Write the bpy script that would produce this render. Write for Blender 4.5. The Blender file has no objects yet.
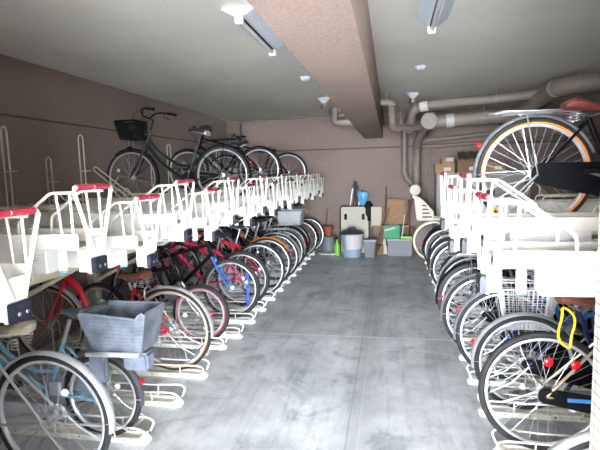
import bpy, bmesh, math, random
from math import pi, sin, cos, radians as rad
from mathutils import Vector, Matrix
random.seed(7)
SC = bpy.context.scene
COL = SC.collection
V = Vector

# ------------------------------------------------------------------ materials
def lin(c):
    return tuple(((x/255)/12.92 if x/255 <= .04045 else (((x/255)+.055)/1.055)**2.4) for x in c)

MATS = {}
def mat(name, rgb, rough=.5, metal=0., bump=0., scale=40., vary=.06, spec=.5, coat=0., alpha=1., trans=0.):
    if name in MATS: return MATS[name]
    m = bpy.data.materials.new(name); m.use_nodes = True
    nt = m.node_tree; b = nt.nodes['Principled BSDF']
    b.inputs['Roughness'].default_value = rough
    b.inputs['Metallic'].default_value = metal
    b.inputs['Specular IOR Level'].default_value = spec
    b.inputs['Coat Weight'].default_value = coat
    b.inputs['Transmission Weight'].default_value = trans
    b.inputs['Alpha'].default_value = alpha
    tc = nt.nodes.new('ShaderNodeTexCoord')
    n = nt.nodes.new('ShaderNodeTexNoise'); n.inputs['Scale'].default_value = scale; n.inputs['Detail'].default_value = 4
    nt.links.new(tc.outputs['Object'], n.inputs['Vector'])
    r = nt.nodes.new('ShaderNodeValToRGB')
    c = lin(rgb)
    r.color_ramp.elements[0].position = .3; r.color_ramp.elements[1].position = .7
    r.color_ramp.elements[0].color = tuple(x*(1-vary) for x in c)+(1,)
    r.color_ramp.elements[1].color = tuple(min(1, x*(1+vary)) for x in c)+(1,)
    nt.links.new(n.outputs['Fac'], r.inputs['Fac'])
    nt.links.new(r.outputs['Color'], b.inputs['Base Color'])
    if bump:
        bp = nt.nodes.new('ShaderNodeBump'); bp.inputs['Strength'].default_value = bump; bp.inputs['Distance'].default_value = .004
        nt.links.new(n.outputs['Fac'], bp.inputs['Height']); nt.links.new(bp.outputs['Normal'], b.inputs['Normal'])
    MATS[name] = m
    return m

def M(name):
    return MATS[name]

mat('white_paint', (200, 199, 193), .35, vary=.02, scale=8)
mat('cream_paint', (192, 189, 168), .45, vary=.04, scale=12)
mat('tray_grey', (150, 148, 138), .5, vary=.05, scale=12)
mat('rail_paint', (234, 233, 225), .45, vary=.05, scale=14)
mat('box_white', (196, 198, 197), .5, vary=.02)
mat('bumper_navy', (24, 28, 42), .45)
mat('red_grip', (150, 34, 56), .5)
mat('blue_label', (70, 140, 215), .4)
mat('label_ink', (170, 172, 178), .5)
mat('screw', (200, 200, 200), .3, 1)
mat('rubber', (30, 30, 34), .75, bump=.3, scale=300)
mat('rubber_grey', (62, 64, 70), .75, bump=.3, scale=300)
mat('tan_rubber', (176, 138, 92), .7)
mat('yellow_rubber', (196, 188, 128), .7)
mat('pink_rim', (160, 84, 104), .4)
mat('silver', (190, 193, 198), .38, .85, vary=.03)
mat('alu', (198, 200, 204), .35, .7, vary=.03)
mat('rimsilver', (196, 198, 203), .38, .5, vary=.02)
mat('spoke', (180, 182, 188), .4, .6, vary=.02)
mat('fender_silver', (196, 200, 206), .3, .55, vary=.03)
mat('fender_grey', (150, 152, 160), .3, .5)
mat('black_paint', (10, 11, 15), .5, spec=.12)
mat('black_plastic', (16, 16, 19), .6, spec=.2)
mat('dark_green', (16, 30, 27), .3, coat=.5)
mat('orange', (226, 130, 40), .4)
mat('red_paint', (196, 20, 44), .3, coat=.6)
mat('magenta', (198, 40, 96), .35, coat=.4)
mat('blue_paint', (40, 110, 190), .3, coat=.5)
mat('light_blue', (120, 168, 200), .3, coat=.5)
mat('navy_paint', (34, 44, 92), .3, coat=.5)
mat('champagne', (190, 176, 148), .3, .5)
mat('ivory', (226, 222, 206), .35, coat=.3)
mat('brown_leather', (112, 66, 50), .45, bump=.2)
mat('rose_leather', (120, 62, 54), .5, bump=.2)
mat('black_leather', (40, 41, 46), .45, bump=.2)
mat('beige_leather', (170, 165, 150), .5, bump=.2)
mat('grey_leather', (84, 92, 104), .4, bump=.2)
mat('reflector_red', (220, 30, 40), .2)
mat('reflector_white', (235, 235, 235), .2)
mat('yellow', (232, 214, 40), .4)
mat('lock_blue', (44, 74, 170), .4)
mat('bin_grey', (150, 160, 176), .4, alpha=1)
mat('basket_fabric', (108, 118, 134), .55, bump=.3, scale=20, vary=.15)
mat('basket_plastic', (164, 168, 174), .45)
mat('wire_white', (225, 226, 230), .35, .3)
mat('wire_black', (20, 20, 22), .8, spec=.1)
mat('pipe_grey', (126, 115, 108), .5, vary=.04, scale=6)
mat('pipe_light', (138, 128, 120), .5, vary=.04, scale=6)
mat('sleeve', (196, 196, 196), .45)
mat('lamp_white', (214, 220, 228), .35)
mat('tube_glass', (214, 216, 216), .2)
mat('seat_cream', (196, 190, 176), .45)
mat('can_blue', (146, 162, 184), .4, vary=.04)
mat('can_lid', (62, 68, 78), .45)
mat('board_plastic', (176, 174, 160), .5)
mat('board_edge', (60, 58, 60), .6)
mat('wood', (150, 116, 84), .65, vary=.15, scale=14)
mat('dark_wood', (104, 76, 58), .7, vary=.15, scale=14)
mat('cardboard', (158, 130, 100), .8, vary=.06)
mat('cardboard_dark', (128, 100, 74), .8, vary=.06)
mat('paper', (205, 200, 188), .7)
mat('green_plastic', (46, 150, 112), .45)
mat('lime_plastic', (120, 190, 60), .4)
mat('container_grey', (108, 114, 124), .5)
mat('terracotta', (146, 78, 60), .7)
mat('blue_bag', (70, 150, 200), .3, vary=.2, scale=8)
mat('cabinet_grey', (150, 147, 142), .5)
mat('beige_metal', (170, 165, 148), .5)
mat('dark_metal', (58, 56, 54), .6, .3)
mat('straw', (120, 96, 70), .8, vary=.3, scale=60)
mat('bottle', (206, 130, 140), .3, vary=.3, scale=25)
mat('vine', (62, 56, 46), .8, vary=.3, scale=60)

def nodes_of(name, rough=.8, spec=.3):
    m = bpy.data.materials.new(name); m.use_nodes = True
    nt = m.node_tree; b = nt.nodes['Principled BSDF']
    b.inputs['Roughness'].default_value = rough; b.inputs['Specular IOR Level'].default_value = spec
    MATS[name] = m
    return m, nt, b
def N(nt, t, **kw):
    n = nt.nodes.new(t)
    for k, v in kw.items(): setattr(n, k, v)
    return n
def noise(nt, vec, scale, detail=4, rough=.5, w=None):
    n = N(nt, 'ShaderNodeTexNoise'); n.inputs['Scale'].default_value = scale; n.inputs['Detail'].default_value = detail
    n.inputs['Roughness'].default_value = rough
    nt.links.new(vec, n.inputs['Vector']); return n.outputs['Fac']
def ramp(nt, fac, stops):
    r = N(nt, 'ShaderNodeValToRGB')
    e = r.color_ramp.elements
    e[0].position, e[0].color = stops[0][0], tuple(stops[0][1])+(1,)
    e[1].position, e[1].color = stops[-1][0], tuple(stops[-1][1])+(1,)
    for p, c in stops[1:-1]:
        x = e.new(p); x.color = tuple(c)+(1,)
    nt.links.new(fac, r.inputs['Fac']); return r.outputs['Color']
def mix(nt, fac, a, b, mode='MIX'):
    m = N(nt, 'ShaderNodeMix'); m.data_type = 'RGBA'; m.blend_type = mode
    for s, v in ((0, fac), (6, a), (7, b)):
        if isinstance(v, (int, float)): m.inputs[s].default_value = v
        elif isinstance(v, tuple): m.inputs[s].default_value = v+(1,) if len(v) == 3 else v
        else: nt.links.new(v, m.inputs[s])
    return m.outputs[2]
def math_(nt, op, a, b=0.):
    m = N(nt, 'ShaderNodeMath', operation=op)
    for s, v in ((0, a), (1, b)):
        if isinstance(v, (int, float)): m.inputs[s].default_value = v
        else: nt.links.new(v, m.inputs[s])
    return m.outputs[0]
def bump(nt, b, h, strength, dist=.003):
    bp = N(nt, 'ShaderNodeBump'); bp.inputs['Strength'].default_value = strength; bp.inputs['Distance'].default_value = dist
    nt.links.new(h, bp.inputs['Height']); nt.links.new(bp.outputs['Normal'], b.inputs['Normal'])

def stucco(name, rgb, sc=55., amp=.12, strength=.6):
    m, nt, b = nodes_of(name, .85, .2)
    tc = N(nt, 'ShaderNodeTexCoord').outputs['Object']
    f = noise(nt, tc, sc, 3, .6)
    g = noise(nt, tc, .8, 3)
    c = lin(rgb)
    c1 = ramp(nt, f, [(.35, [x*(1-amp) for x in c]), (.65, [x*(1+amp) for x in c])])
    c2 = ramp(nt, g, [(.3, (.9, .9, .9)), (.7, (1.05, 1.05, 1.05))])
    nt.links.new(mix(nt, 1., c1, c2, 'MULTIPLY'), b.inputs['Base Color'])
    bump(nt, b, f, strength, .006)
    return m
stucco('wall_stucco', (140, 126, 119))
stucco('beam_stucco', (150, 130, 123), 45., .1, .9)
stucco('ceiling_board', (226, 221, 213), 120., .04, .3)
stucco('column_stucco', (130, 118, 109))
mat('groove', (86, 76, 70), .8)

def floor_material():
    m, nt, b = nodes_of('concrete_floor', .45, .4)
    tc = N(nt, 'ShaderNodeTexCoord').outputs['Object']
    sep = N(nt, 'ShaderNodeSeparateXYZ'); nt.links.new(tc, sep.inputs[0])
    x, y = sep.outputs[0], sep.outputs[1]
    big = noise(nt, tc, .9, 6, .62)
    mid = noise(nt, tc, 3.2, 8, .7)
    fine = noise(nt, tc, 60, 4, .6)
    st = N(nt, 'ShaderNodeMapping'); st.inputs['Scale'].default_value = (5, .6, 1); nt.links.new(tc, st.inputs['Vector'])
    streak = noise(nt, st.outputs[0], 1.5, 8, .7)
    base = ramp(nt, mid, [(.32, lin((178, 185, 192))), (.5, lin((206, 212, 218))), (.7, lin((228, 232, 237)))])
    base = mix(nt, .8, base, ramp(nt, big, [(.36, (.66, .68, .69)), (.52, (.95, .95, .95)), (.6, (1.04, 1.04, 1.04))]), 'MULTIPLY')
    base = mix(nt, .55, base, ramp(nt, streak, [(.4, (.66, .68, .69)), (.5, (1., 1., 1.))]), 'MULTIPLY')
    sm = N(nt, 'ShaderNodeTexNoise'); sm.inputs['Scale'].default_value = 2.2; sm.inputs['Detail'].default_value = 9; sm.inputs['Roughness'].default_value = .68; sm.inputs['Distortion'].default_value = 1.6
    nt.links.new(tc, sm.inputs['Vector'])
    base = mix(nt, .7, base, ramp(nt, sm.outputs['Fac'], [(.36, (.55, .58, .6)), (.46, (1., 1., 1.)), (.56, (1., 1., 1.)), (.66, (1.12, 1.12, 1.12))]), 'MULTIPLY')
    base = mix(nt, .35, base, ramp(nt, fine, [(.35, (.85, .85, .85)), (.65, (1.1, 1.1, 1.1))]), 'MULTIPLY')
    def line(coord, pos, w):
        d = math_(nt, 'ABSOLUTE', math_(nt, 'SUBTRACT', coord, pos))
        return math_(nt, 'LESS_THAN', d, w)
    def soft(coord, pos, w):
        d = math_(nt, 'ABSOLUTE', math_(nt, 'SUBTRACT', coord, pos))
        return math_(nt, 'SUBTRACT', 1., math_(nt, 'MINIMUM', math_(nt, 'DIVIDE', d, w), 1.))
    wear = math_(nt, 'MULTIPLY', soft(x, -.22, .16), math_(nt, 'MULTIPLY', mid, 1.0))
    base = mix(nt, wear, base, lin((150, 156, 160)))
    for p in (4.48, 7.13):
        base = mix(nt, math_(nt, 'MULTIPLY', line(y, p, .009), .75), base, lin((240, 240, 236)))
    base = mix(nt, math_(nt, 'MULTIPLY', line(x, -.27, .006), .45), base, lin((130, 134, 136)))
    base = mix(nt, math_(nt, 'MULTIPLY', line(x, -.2, .005), .5), base, lin((200, 200, 198)))
    nt.links.new(base, b.inputs['Base Color'])
    nt.links.new(ramp(nt, mid, [(.3, (.36,)*3), (.7, (.6,)*3)]), b.inputs['Roughness'])
    bump(nt, b, fine, .25, .002)
    return m
floor_material()

def tile_material():
    m, nt, b = nodes_of('white_tile', .25, .5)
    tc = N(nt, 'ShaderNodeTexCoord').outputs['Object']
    sep = N(nt, 'ShaderNodeSeparateXYZ'); nt.links.new(tc, sep.inputs[0])
    z = math_(nt, 'FRACT', math_(nt, 'DIVIDE', sep.outputs[2], .034))
    y = math_(nt, 'FRACT', math_(nt, 'DIVIDE', math_(nt, 'ADD', sep.outputs[1], sep.outputs[0]), .11))
    g = math_(nt, 'MAXIMUM', math_(nt, 'LESS_THAN', z, .09), math_(nt, 'LESS_THAN', y, .03))
    nt.links.new(mix(nt, g, lin((196, 188, 180)), lin((96, 90, 86))), b.inputs['Base Color'])
    bump(nt, b, g, -.4, .002)
tile_material()

def mesh_material():          # fine woven basket cloth with printed rings
    m, nt, b = nodes_of('mesh_cloth', .5, .4)
    tc = N(nt, 'ShaderNodeTexCoord').outputs['Object']
    f = noise(nt, tc, 9, 5, .6)
    w = N(nt, 'ShaderNodeTexWave'); w.inputs['Scale'].default_value = 14; w.inputs['Distortion'].default_value = 1.5; w.bands_direction = 'Z'
    nt.links.new(tc, w.inputs['Vector'])
    c = ramp(nt, f, [(.3, lin((70, 77, 88))), (.7, lin((122, 129, 142)))])
    c = mix(nt, .35, c, ramp(nt, w.outputs['Fac'], [(.3, (.7, .7, .72)), (.6, (1.05, 1.05, 1.05))]), 'MULTIPLY')
    nt.links.new(c, b.inputs['Base Color'])
    bump(nt, b, f, .6, .01)
mesh_material()

# ------------------------------------------------------------------ mesh builder
def curve(pts, n=6):
    P = [V(p) for p in pts]
    if len(P) < 3: return P
    out = []
    for i in range(len(P)-1):
        p0 = P[i-1] if i else P[0]*2-P[1]
        p1, p2 = P[i], P[i+1]
        p3 = P[i+2] if i+2 < len(P) else P[-1]*2-P[-2]
        for k in range(n):
            t = k/n
            out.append(.5*((2*p1)+(p2-p0)*t+(2*p0-5*p1+4*p2-p3)*t*t+(3*p1-p0-3*p2+p3)*t**3))
    out.append(P[-1]); return out
def fillet(pts, r=.02, n=4):
    P = [V(p) for p in pts]; out = [P[0]]
    for i in range(1, len(P)-1):
        a, b, c = P[i-1], P[i], P[i+1]
        d1, d2 = (a-b), (c-b)
        rr = min(r, d1.length*.45, d2.length*.45)
        s, e = b+d1.normalized()*rr, b+d2.normalized()*rr
        for k in range(n+1):
            t = k/n
            out.append(s*(1-t)**2+b*2*t*(1-t)+e*t*t)
    out.append(P[-1]); return out

class MB:
    def __init__(s): s.v = []; s.f = []
    def tube(s, pts, r, n=8, closed=False, caps=True):
        P = [V(p) for p in pts]; m = len(P)
        if m < 2: return s
        R = r if isinstance(r, (list, tuple)) else [r]*m
        T = []
        for i in range(m):
            a = P[(i-1) % m] if (closed or i) else P[i]
            b = P[(i+1) % m] if (closed or i < m-1) else P[i]
            d = b-a; T.append(d.normalized() if d.length > 1e-9 else V((0, 0, 1)))
        u = T[0].cross(V((0, 0, 1)))
        if u.length < 1e-3: u = T[0].cross(V((0, 1, 0)))
        u.normalize(); base = len(s.v)
        for i in range(m):
            u = u-T[i]*u.dot(T[i])
            if u.length < 1e-6: u = T[i].orthogonal()
            u.normalize(); w = T[i].cross(u)
            for k in range(n):
                a = 2*pi*k/n
                s.v.append(P[i]+(u*cos(a)+w*sin(a))*R[i])
        for i in range(m if closed else m-1):
            j = (i+1) % m
            for k in range(n):
                l = (k+1) % n
                s.f.append((base+i*n+k, base+i*n+l, base+j*n+l, base+j*n+k))
        if caps and not closed:
            s.f.append(tuple(base+k for k in range(n))[::-1]); s.f.append(tuple(base+(m-1)*n+k for k in range(n)))
        return s
    def box(s, c, d, rz=0., ry=0., rx=0.):
        m = Matrix.Rotation(rz, 4, 'Z') @ Matrix.Rotation(ry, 4, 'Y') @ Matrix.Rotation(rx, 4, 'X')
        b = len(s.v)
        for sx in (-1, 1):
            for sy in (-1, 1):
                for sz in (-1, 1):
                    s.v.append(V(c)+(m @ V((sx*d[0]/2, sy*d[1]/2, sz*d[2]/2))))
        for q in ((0, 1, 3, 2), (4, 6, 7, 5), (0, 4, 5, 1), (2, 3, 7, 6), (0, 2, 6, 4), (1, 5, 7, 3)):
            s.f.append(tuple(b+i for i in q))
        return s
    def b2(s, lo, hi):
        return s.box([(a+b)/2 for a, b in zip(lo, hi)], [b-a for a, b in zip(lo, hi)])
    def ring(s, c, R, r, n=40, k=8, axis='y', a0=0., a1=2*pi, sy=1.):
        # torus in the plane normal to axis; sy stretches the tube sideways
        full = abs(a1-a0-2*pi) < 1e-6
        m = n if full else n+1
        b = len(s.v)
        for i in range(m):
            a = a0+(a1-a0)*i/n
            for j in range(k):
                t = 2*pi*j/k
                rr = R+r*cos(t); h = r*sin(t)*sy
                p = {'y': (cos(a)*rr, h, sin(a)*rr), 'z': (cos(a)*rr, sin(a)*rr, h), 'x': (h, cos(a)*rr, sin(a)*rr)}[axis]
                s.v.append(V(c)+V(p))
        for i in range(m if full else m-1):
            i2 = (i+1) % m
            for j in range(k):
                j2 = (j+1) % k
                s.f.append((b+i*k+j, b+i*k+j2, b+i2*k+j2, b+i2*k+j))
        return s
    def lathe(s, prof, c=(0, 0, 0), n=24, axis='z', caps=True):
        b = len(s.v)
        for r, h in prof:
            for k in range(n):
                a = 2*pi*k/n
                p = {'z': (cos(a)*r, sin(a)*r, h), 'y': (cos(a)*r, h, sin(a)*r), 'x': (h, cos(a)*r, sin(a)*r)}[axis]
                s.v.append(V(c)+V(p))
        for i in range(len(prof)-1):
            for k in range(n):
                l = (k+1) % n
                s.f.append((b+i*n+k, b+i*n+l, b+(i+1)*n+l, b+(i+1)*n+k))
        if caps:
            s.f.append(tuple(b+k for k in range(n))); s.f.append(tuple(b+(len(prof)-1)*n+k for k in range(n)))
        return s
    def loft(s, secs, caps=True, closed=True):
        b = len(s.v); n = len(secs[0])
        for q in secs:
            for p in q: s.v.append(V(p))
        for i in range(len(secs)-1):
            for k in range(n if closed else n-1):
                l = (k+1) % n
                s.f.append((b+i*n+k, b+i*n+l, b+(i+1)*n+l, b+(i+1)*n+k))
        if caps:
            s.f.append(tuple(b+k for k in range(n))); s.f.append(tuple(b+(len(secs)-1)*n+k for k in range(n)))
        return s
    def prism(s, poly, y0, y1, axis='y'):
        def mk(p, y): return (p[0], y, p[1]) if axis == 'y' else ((p[0], p[1], y) if axis == 'z' else (y, p[0], p[1]))
        return s.loft([[mk(p, y0) for p in poly], [mk(p, y1) for p in poly]])
    def mesh(s, name, m, smooth=True, bevel=0):
        me = bpy.data.meshes.new(name)
        me.from_pydata([tuple(p) for p in s.v], [], s.f)
        bm = bmesh.new(); bm.from_mesh(me)
        bmesh.ops.recalc_face_normals(bm, faces=bm.faces)
        if bevel:
            bmesh.ops.bevel(bm, geom=[e for e in bm.edges if len(e.link_faces) == 2 and e.calc_face_angle(0) > .6], offset=bevel, segments=2, affect='EDGES', clamp_overlap=True)
        bm.to_mesh(me); bm.free()
        me.materials.append(MATS[m])
        if smooth:
            me.shade_smooth()
            try: me.set_sharp_from_angle(angle=rad(38))
            except Exception: pass
        return me
    def build(s, name, m, parent=None, smooth=True, bevel=0):
        o = bpy.data.objects.new(name, s.mesh(name, m, smooth, bevel)); COL.objects.link(o)
        if parent: o.parent = parent
        return o

def inst(name, me, parent=None, loc=(0, 0, 0), rot=(0, 0, 0)):
    o = bpy.data.objects.new(name, me); COL.objects.link(o)
    o.parent = parent; o.location = loc; o.rotation_euler = rot
    return o
def thing(name, label, cat, loc=(0, 0, 0), rz=0., group=None, rx=0., ry=0.):
    o = bpy.data.objects.new(name, None); COL.objects.link(o)
    o.empty_display_size = .1
    o.location = loc; o.rotation_euler = (rx, ry, rz)
    return tag(o, label, cat, group)
def tag(o, label, cat, group=None):
    o['label'] = label; o['category'] = cat
    if group: o['group'] = group
    return o
def struct(o):
    o['kind'] = 'structure'; return o

# ------------------------------------------------------------------ camera
CM = ((0.98188, 0.18722, -0.0289), (0.00741, 0.11426, 0.99342), (-0.18929, 0.97545, -0.11078))  # replaced below
f_px = 477.48; YAW, PITCH, ROLL = .1890, -.1115, -.0275
r_ = V((cos(YAW), sin(YAW), 0)); fw = V((-sin(YAW), cos(YAW), 0)); up = V((0, 0, 1))
f2 = fw*cos(PITCH)+up*sin(PITCH); u2 = up*cos(PITCH)-fw*sin(PITCH)
rr_ = r_*cos(ROLL)+u2*sin(ROLL); uu_ = u2*cos(ROLL)-r_*sin(ROLL)
cam_d = bpy.data.cameras.new('camera'); cam = bpy.data.objects.new('camera', cam_d); COL.objects.link(cam)
mw = Matrix.Identity(4)
for i in range(3):
    mw[i][0] = rr_[i]; mw[i][1] = uu_[i]; mw[i][2] = -f2[i]
mw[0][3], mw[1][3], mw[2][3] = 0, 0, 1.6
cam.matrix_world = mw
cam_d.sensor_width = 36; cam_d.lens = f_px/600*36; cam_d.clip_start = .02; cam_d.clip_end = 200
SC.camera = cam

# ------------------------------------------------------------------ room shell
XL, XR, YB, YF, HC = -3.27, 4.0, 9.55, -6.5, 2.67  # roof and side walls extended unseen behind the camera to flatten light falloff
struct(MB().b2((XL-.2, -24, -.2), (XR+8, YB+.2, 0)).build('floor', 'concrete_floor', smooth=False))
struct(MB().b2((XL-.2, YF, HC), (XR+.2, YB+.2, HC+.25)).build('ceiling', 'ceiling_board', smooth=False))
struct(MB().b2((XL-.2, YF, 0), (XL, YB+.2, HC)).build('wall_left', 'wall_stucco', smooth=False))
struct(MB().b2((XL, YB, 0), (XR, YB+.2, HC)).build('wall_back', 'wall_stucco', smooth=False))
struct(MB().b2((XR, YF, 0), (XR+.2, YB+.2, HC)).build('wall_right', 'wall_stucco', smooth=False))
struct(MB().b2((XL, .75, 0), (-1.07, .95, HC)).build('light_block_wall', 'white_tile', smooth=False))  # added wall out of view, keeps daylight off the left wall
struct(MB().b2((1.1, .75, 0), (XR, .95, HC)).build('light_block_wall', 'white_tile', smooth=False))  # added unseen wall, dims the ceiling and trays on the right
struct(MB().b2((-.49, YF, 2.2), (-.136, YB, HC)).build('trim_1', 'beam_stucco', smooth=False))        # ceiling beam
struct(MB().b2((XL, YF, 2.145), (XL+.006, YB, 2.165)).build('trim_2', 'groove', smooth=False))
struct(MB().b2((XL+.3, YB-.006, 2.01), (XR, YB, 2.035)).build('trim_3', 'groove', smooth=False))
struct(MB().b2((XL, YB-.12, 0), (XL+.28, YB, HC)).build('trim_4', 'column_stucco', smooth=False))       # corner pier
col = MB().b2((.596, .6, 0), (1.1, 1.52, HC)).build('column_right', 'white_tile', smooth=False); struct(col)

# ------------------------------------------------------------------ ceiling fixtures
def ceiling_lamp(x, y, label):
    t = thing('fluorescent_lamp', label, 'ceiling lamp', (x, y, HC), group='ceiling lamps')
    L = .46
    MB().loft([[(-.11, yy, 0), (.11, yy, 0), (.11, yy, -.012), (.035, yy, -.055), (-.035, yy, -.055), (-.11, yy, -.012)] for yy in (-L, L)]).build('lamp_body', 'lamp_white', t, smooth=False)
    for s in (-1, 1):
        MB().b2((-.028, s*L-.025 if s > 0 else s*L-.005, -.105), (.028, s*L+.005 if s > 0 else s*L+.025, -.055)).build('lamp_holder', 'lamp_white', t, bevel=.005)
    MB().tube([(0, -L+.03, -.08), (0, L-.03, -.08)], .016, 12).build('lamp_tube', 'tube_glass', t)
    MB().b2((-.018, -L+.03, -.058), (.018, L-.03, -.054)).build('lamp_slot', 'dark_metal', t)
    return t
ceiling_lamp(-.96, 3.56, 'unlit fluorescent lamp on the ceiling left of the big beam')
ceiling_lamp(.3, 3.26, 'unlit fluorescent lamp on the ceiling right of the big beam')
for x, y, s in ((-.95, 5.52, 'left'), (.32, 5.34, 'right')):
    t = thing('smoke_detector', 'round white smoke detector on the ceiling %s of the beam' % s, 'smoke detector', (x, y, HC), group='smoke detectors')
    MB().lathe([(.052, 0), (.055, -.012), (.05, -.022)], n=28).build('detector_base', 'lamp_white', t)
    MB().lathe([(.04, -.022), (.04, -.035), (.03, -.045), (.01, -.048)], n=24).build('detector_head', 'lamp_white', t)
for x, y, s in ((-.96, 7.17, 'left'), (.32, 7.17, 'right')):
    t = thing('ceiling_speaker', 'small white funnel shaped fitting hanging from the ceiling %s of the beam' % s, 'ceiling fitting', (x, y, HC), group='white funnel fittings on the ceiling')
    MB().lathe([(.085, 0), (.09, -.012), (.03, -.075), (.022, -.08)], n=24).build('funnel', 'lamp_white', t)
    MB().lathe([(.024, -.075), (.024, -.13), (.012, -.14)], n=16).build('nozzle', 'beige_metal', t)
    MB().tube([(-.02, .03, -.04), (-.05, .06, -.15)], .01, 6).build('bracket', 'dark_metal', t)

# ------------------------------------------------------------------ pipes
def pipe(name, label, path, r, m='pipe_grey', fl=.12, collars=(), sleeves=(), hangers=(), caps=()):
    p0 = V(path[0])
    t = thing(name, label, 'pipe', p0)
    loc = [V(p)-p0 for p in path]
    MB().tube(fillet(loc, fl, 6), r, 16).build('pipe_run', m, t)
    def at(c):
        i = int(c); f = c-i; a, b = loc[i], loc[min(i+1, len(loc)-1)]
        return a+(b-a)*f, (b-a).normalized()
    for c in collars:
        p, d = at(c); MB().tube([p-d*.035, p+d*.035], r+.009, 16).build('collar', m, t)
    for c in sleeves:
        p, d = at(c); MB().tube([p-d*.06, p+d*.06], r+.008, 16).build('sleeve', 'sleeve', t)
    for c in hangers:
        p, d = at(c)
        mb = MB().tube([p+V((0, 0, r)), V((p.x, p.y, HC-p0.z))], .006, 6)
        mb.tube([p-d*.012, p+d*.012], r+.005, 16)
        mb.box(p+V((0, 0, r+.03)), (.02, .02, .05))
        mb.build('hanger', 'pipe_light', t)
    return t
pipe('drain_pipe', 'thickest grey-brown drain pipe under the ceiling, bending up above the upper right bicycle',
     [(.62, 8.05, 2.33), (1.93, 7.95, 2.37), (1.93, 6.1, 2.51), (3.98, 5.65, 2.51)], .1, 'pipe_light', .3, (.12, .9, 1.12, 1.9, 2.1, 2.3), (.24,), (.62, 2.4))
t = thing('drain_tee', 'large round capped pipe junction hanging left of the sleeved pipes', 'pipe', (.6, 7.95, 2.33))
MB().lathe([(.125, -.13), (.13, -.12), (.13, -.02), (.12, 0), (.12, .12)], n=28, axis='y').build('end_cap', 'pipe_light', t)
MB().tube(fillet([(0, .1, 0), (-.08, .5, -.12), (-.12, 1.2, -.3), (-.12, 1.3, -.6), (-.12, 1.3, -1.4)], .15, 6), .078, 16).build('downpipe', 'pipe_grey', t)
MB().tube([(-.12, 1.3, -.9), (-.12, 1.3, -.83)], .088, 16).build('collar', 'pipe_grey', t)
pipe('upper_pipe', 'grey-brown pipe with white sleeve running just below the ceiling above the thickest pipe',
     [(.3, 7.9, 2.2), (.34, 7.55, 2.5), (.62, 7.4, 2.52), (2.7, 6.8, 2.55), (3.98, 6.6, 2.56)], .068, 'pipe_grey', .12, (1.2,), (1.62,), (2.4, 2.8))
pipe('snake_pipe', 'pipe stepping down in a zigzag just right of the beam', [(-.13, 6.95, 2.53), (.02, 6.95, 2.53), (.035, 7.25, 2.2), (.45, 7.9, 2.24)], .048, 'pipe_light', .08, (1.15, 1.85, 2.2), (), (2.3, .6))
pipe('wall_downpipe', 'narrow grey downpipe running down the back wall left of the thicker downpipe',
     [(.26, 9.3, 2.55), (.26, 9.3, 1.45), (.44, 9.3, 1.28), (.44, 9.3, .9)], .06, 'pipe_grey', .12, (.5, .9))
pipe('thin_wall_pipe', 'thin vertical conduit on the back wall beside the grey cabinet', [(.745, 9.45, 2.3), (.745, 9.45, .7)], .017, 'pipe_light', .05, (.05, .8))
pipe('low_branch_pipe', 'thin pipe on the back wall below the thickest pipe, turning up at its right end',
     [(.5, 9.3, 2.1), (1.9, 9.3, 2.2), (1.92, 9.3, 2.5)], .045, 'pipe_grey', .1, (.9,))
pipe('second_branch_pipe', 'lower of the two thin dark pipes on the back wall above the boxes', [(.55, 9.4, 2.0), (3.9, 9.4, 2.12)], .035, 'pipe_grey', .1)
pipe('sprinkler_pipe', 'thin pale pipe running along the back wall under the left ceiling',
     [(-3.2, 9.45, 2.615), (-.5, 9.45, 2.63)], .022, 'pipe_light', .05, (.12, .5, .85))
pipe('far_conduit', 'thin pipe crossing behind the zigzag pipe at the right of the beam', [(-.13, 9.2, 2.43), (1.2, 9.2, 2.45)], .03, 'pipe_light', .05)
pipe('elbow_pipe', 'short vertical pipe tucked against the left side of the beam at the back',
     [(-.52, 8.5, 2.55), (-.95, 8.5, 2.56), (-1.02, 8.5, 2.62), (-1.02, 8.5, 2.66)], .04, 'pipe_grey', .04, (.9,))
pipe('stub_pipe', 'short thick pipe stub dropping from ceiling behind the left funnel fitting', [(-.93, 8.3, 2.66), (-.93, 8.3, 2.42), (-.55, 8.3, 2.4)], .055, 'pipe_light', .06, (.8,))

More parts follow.
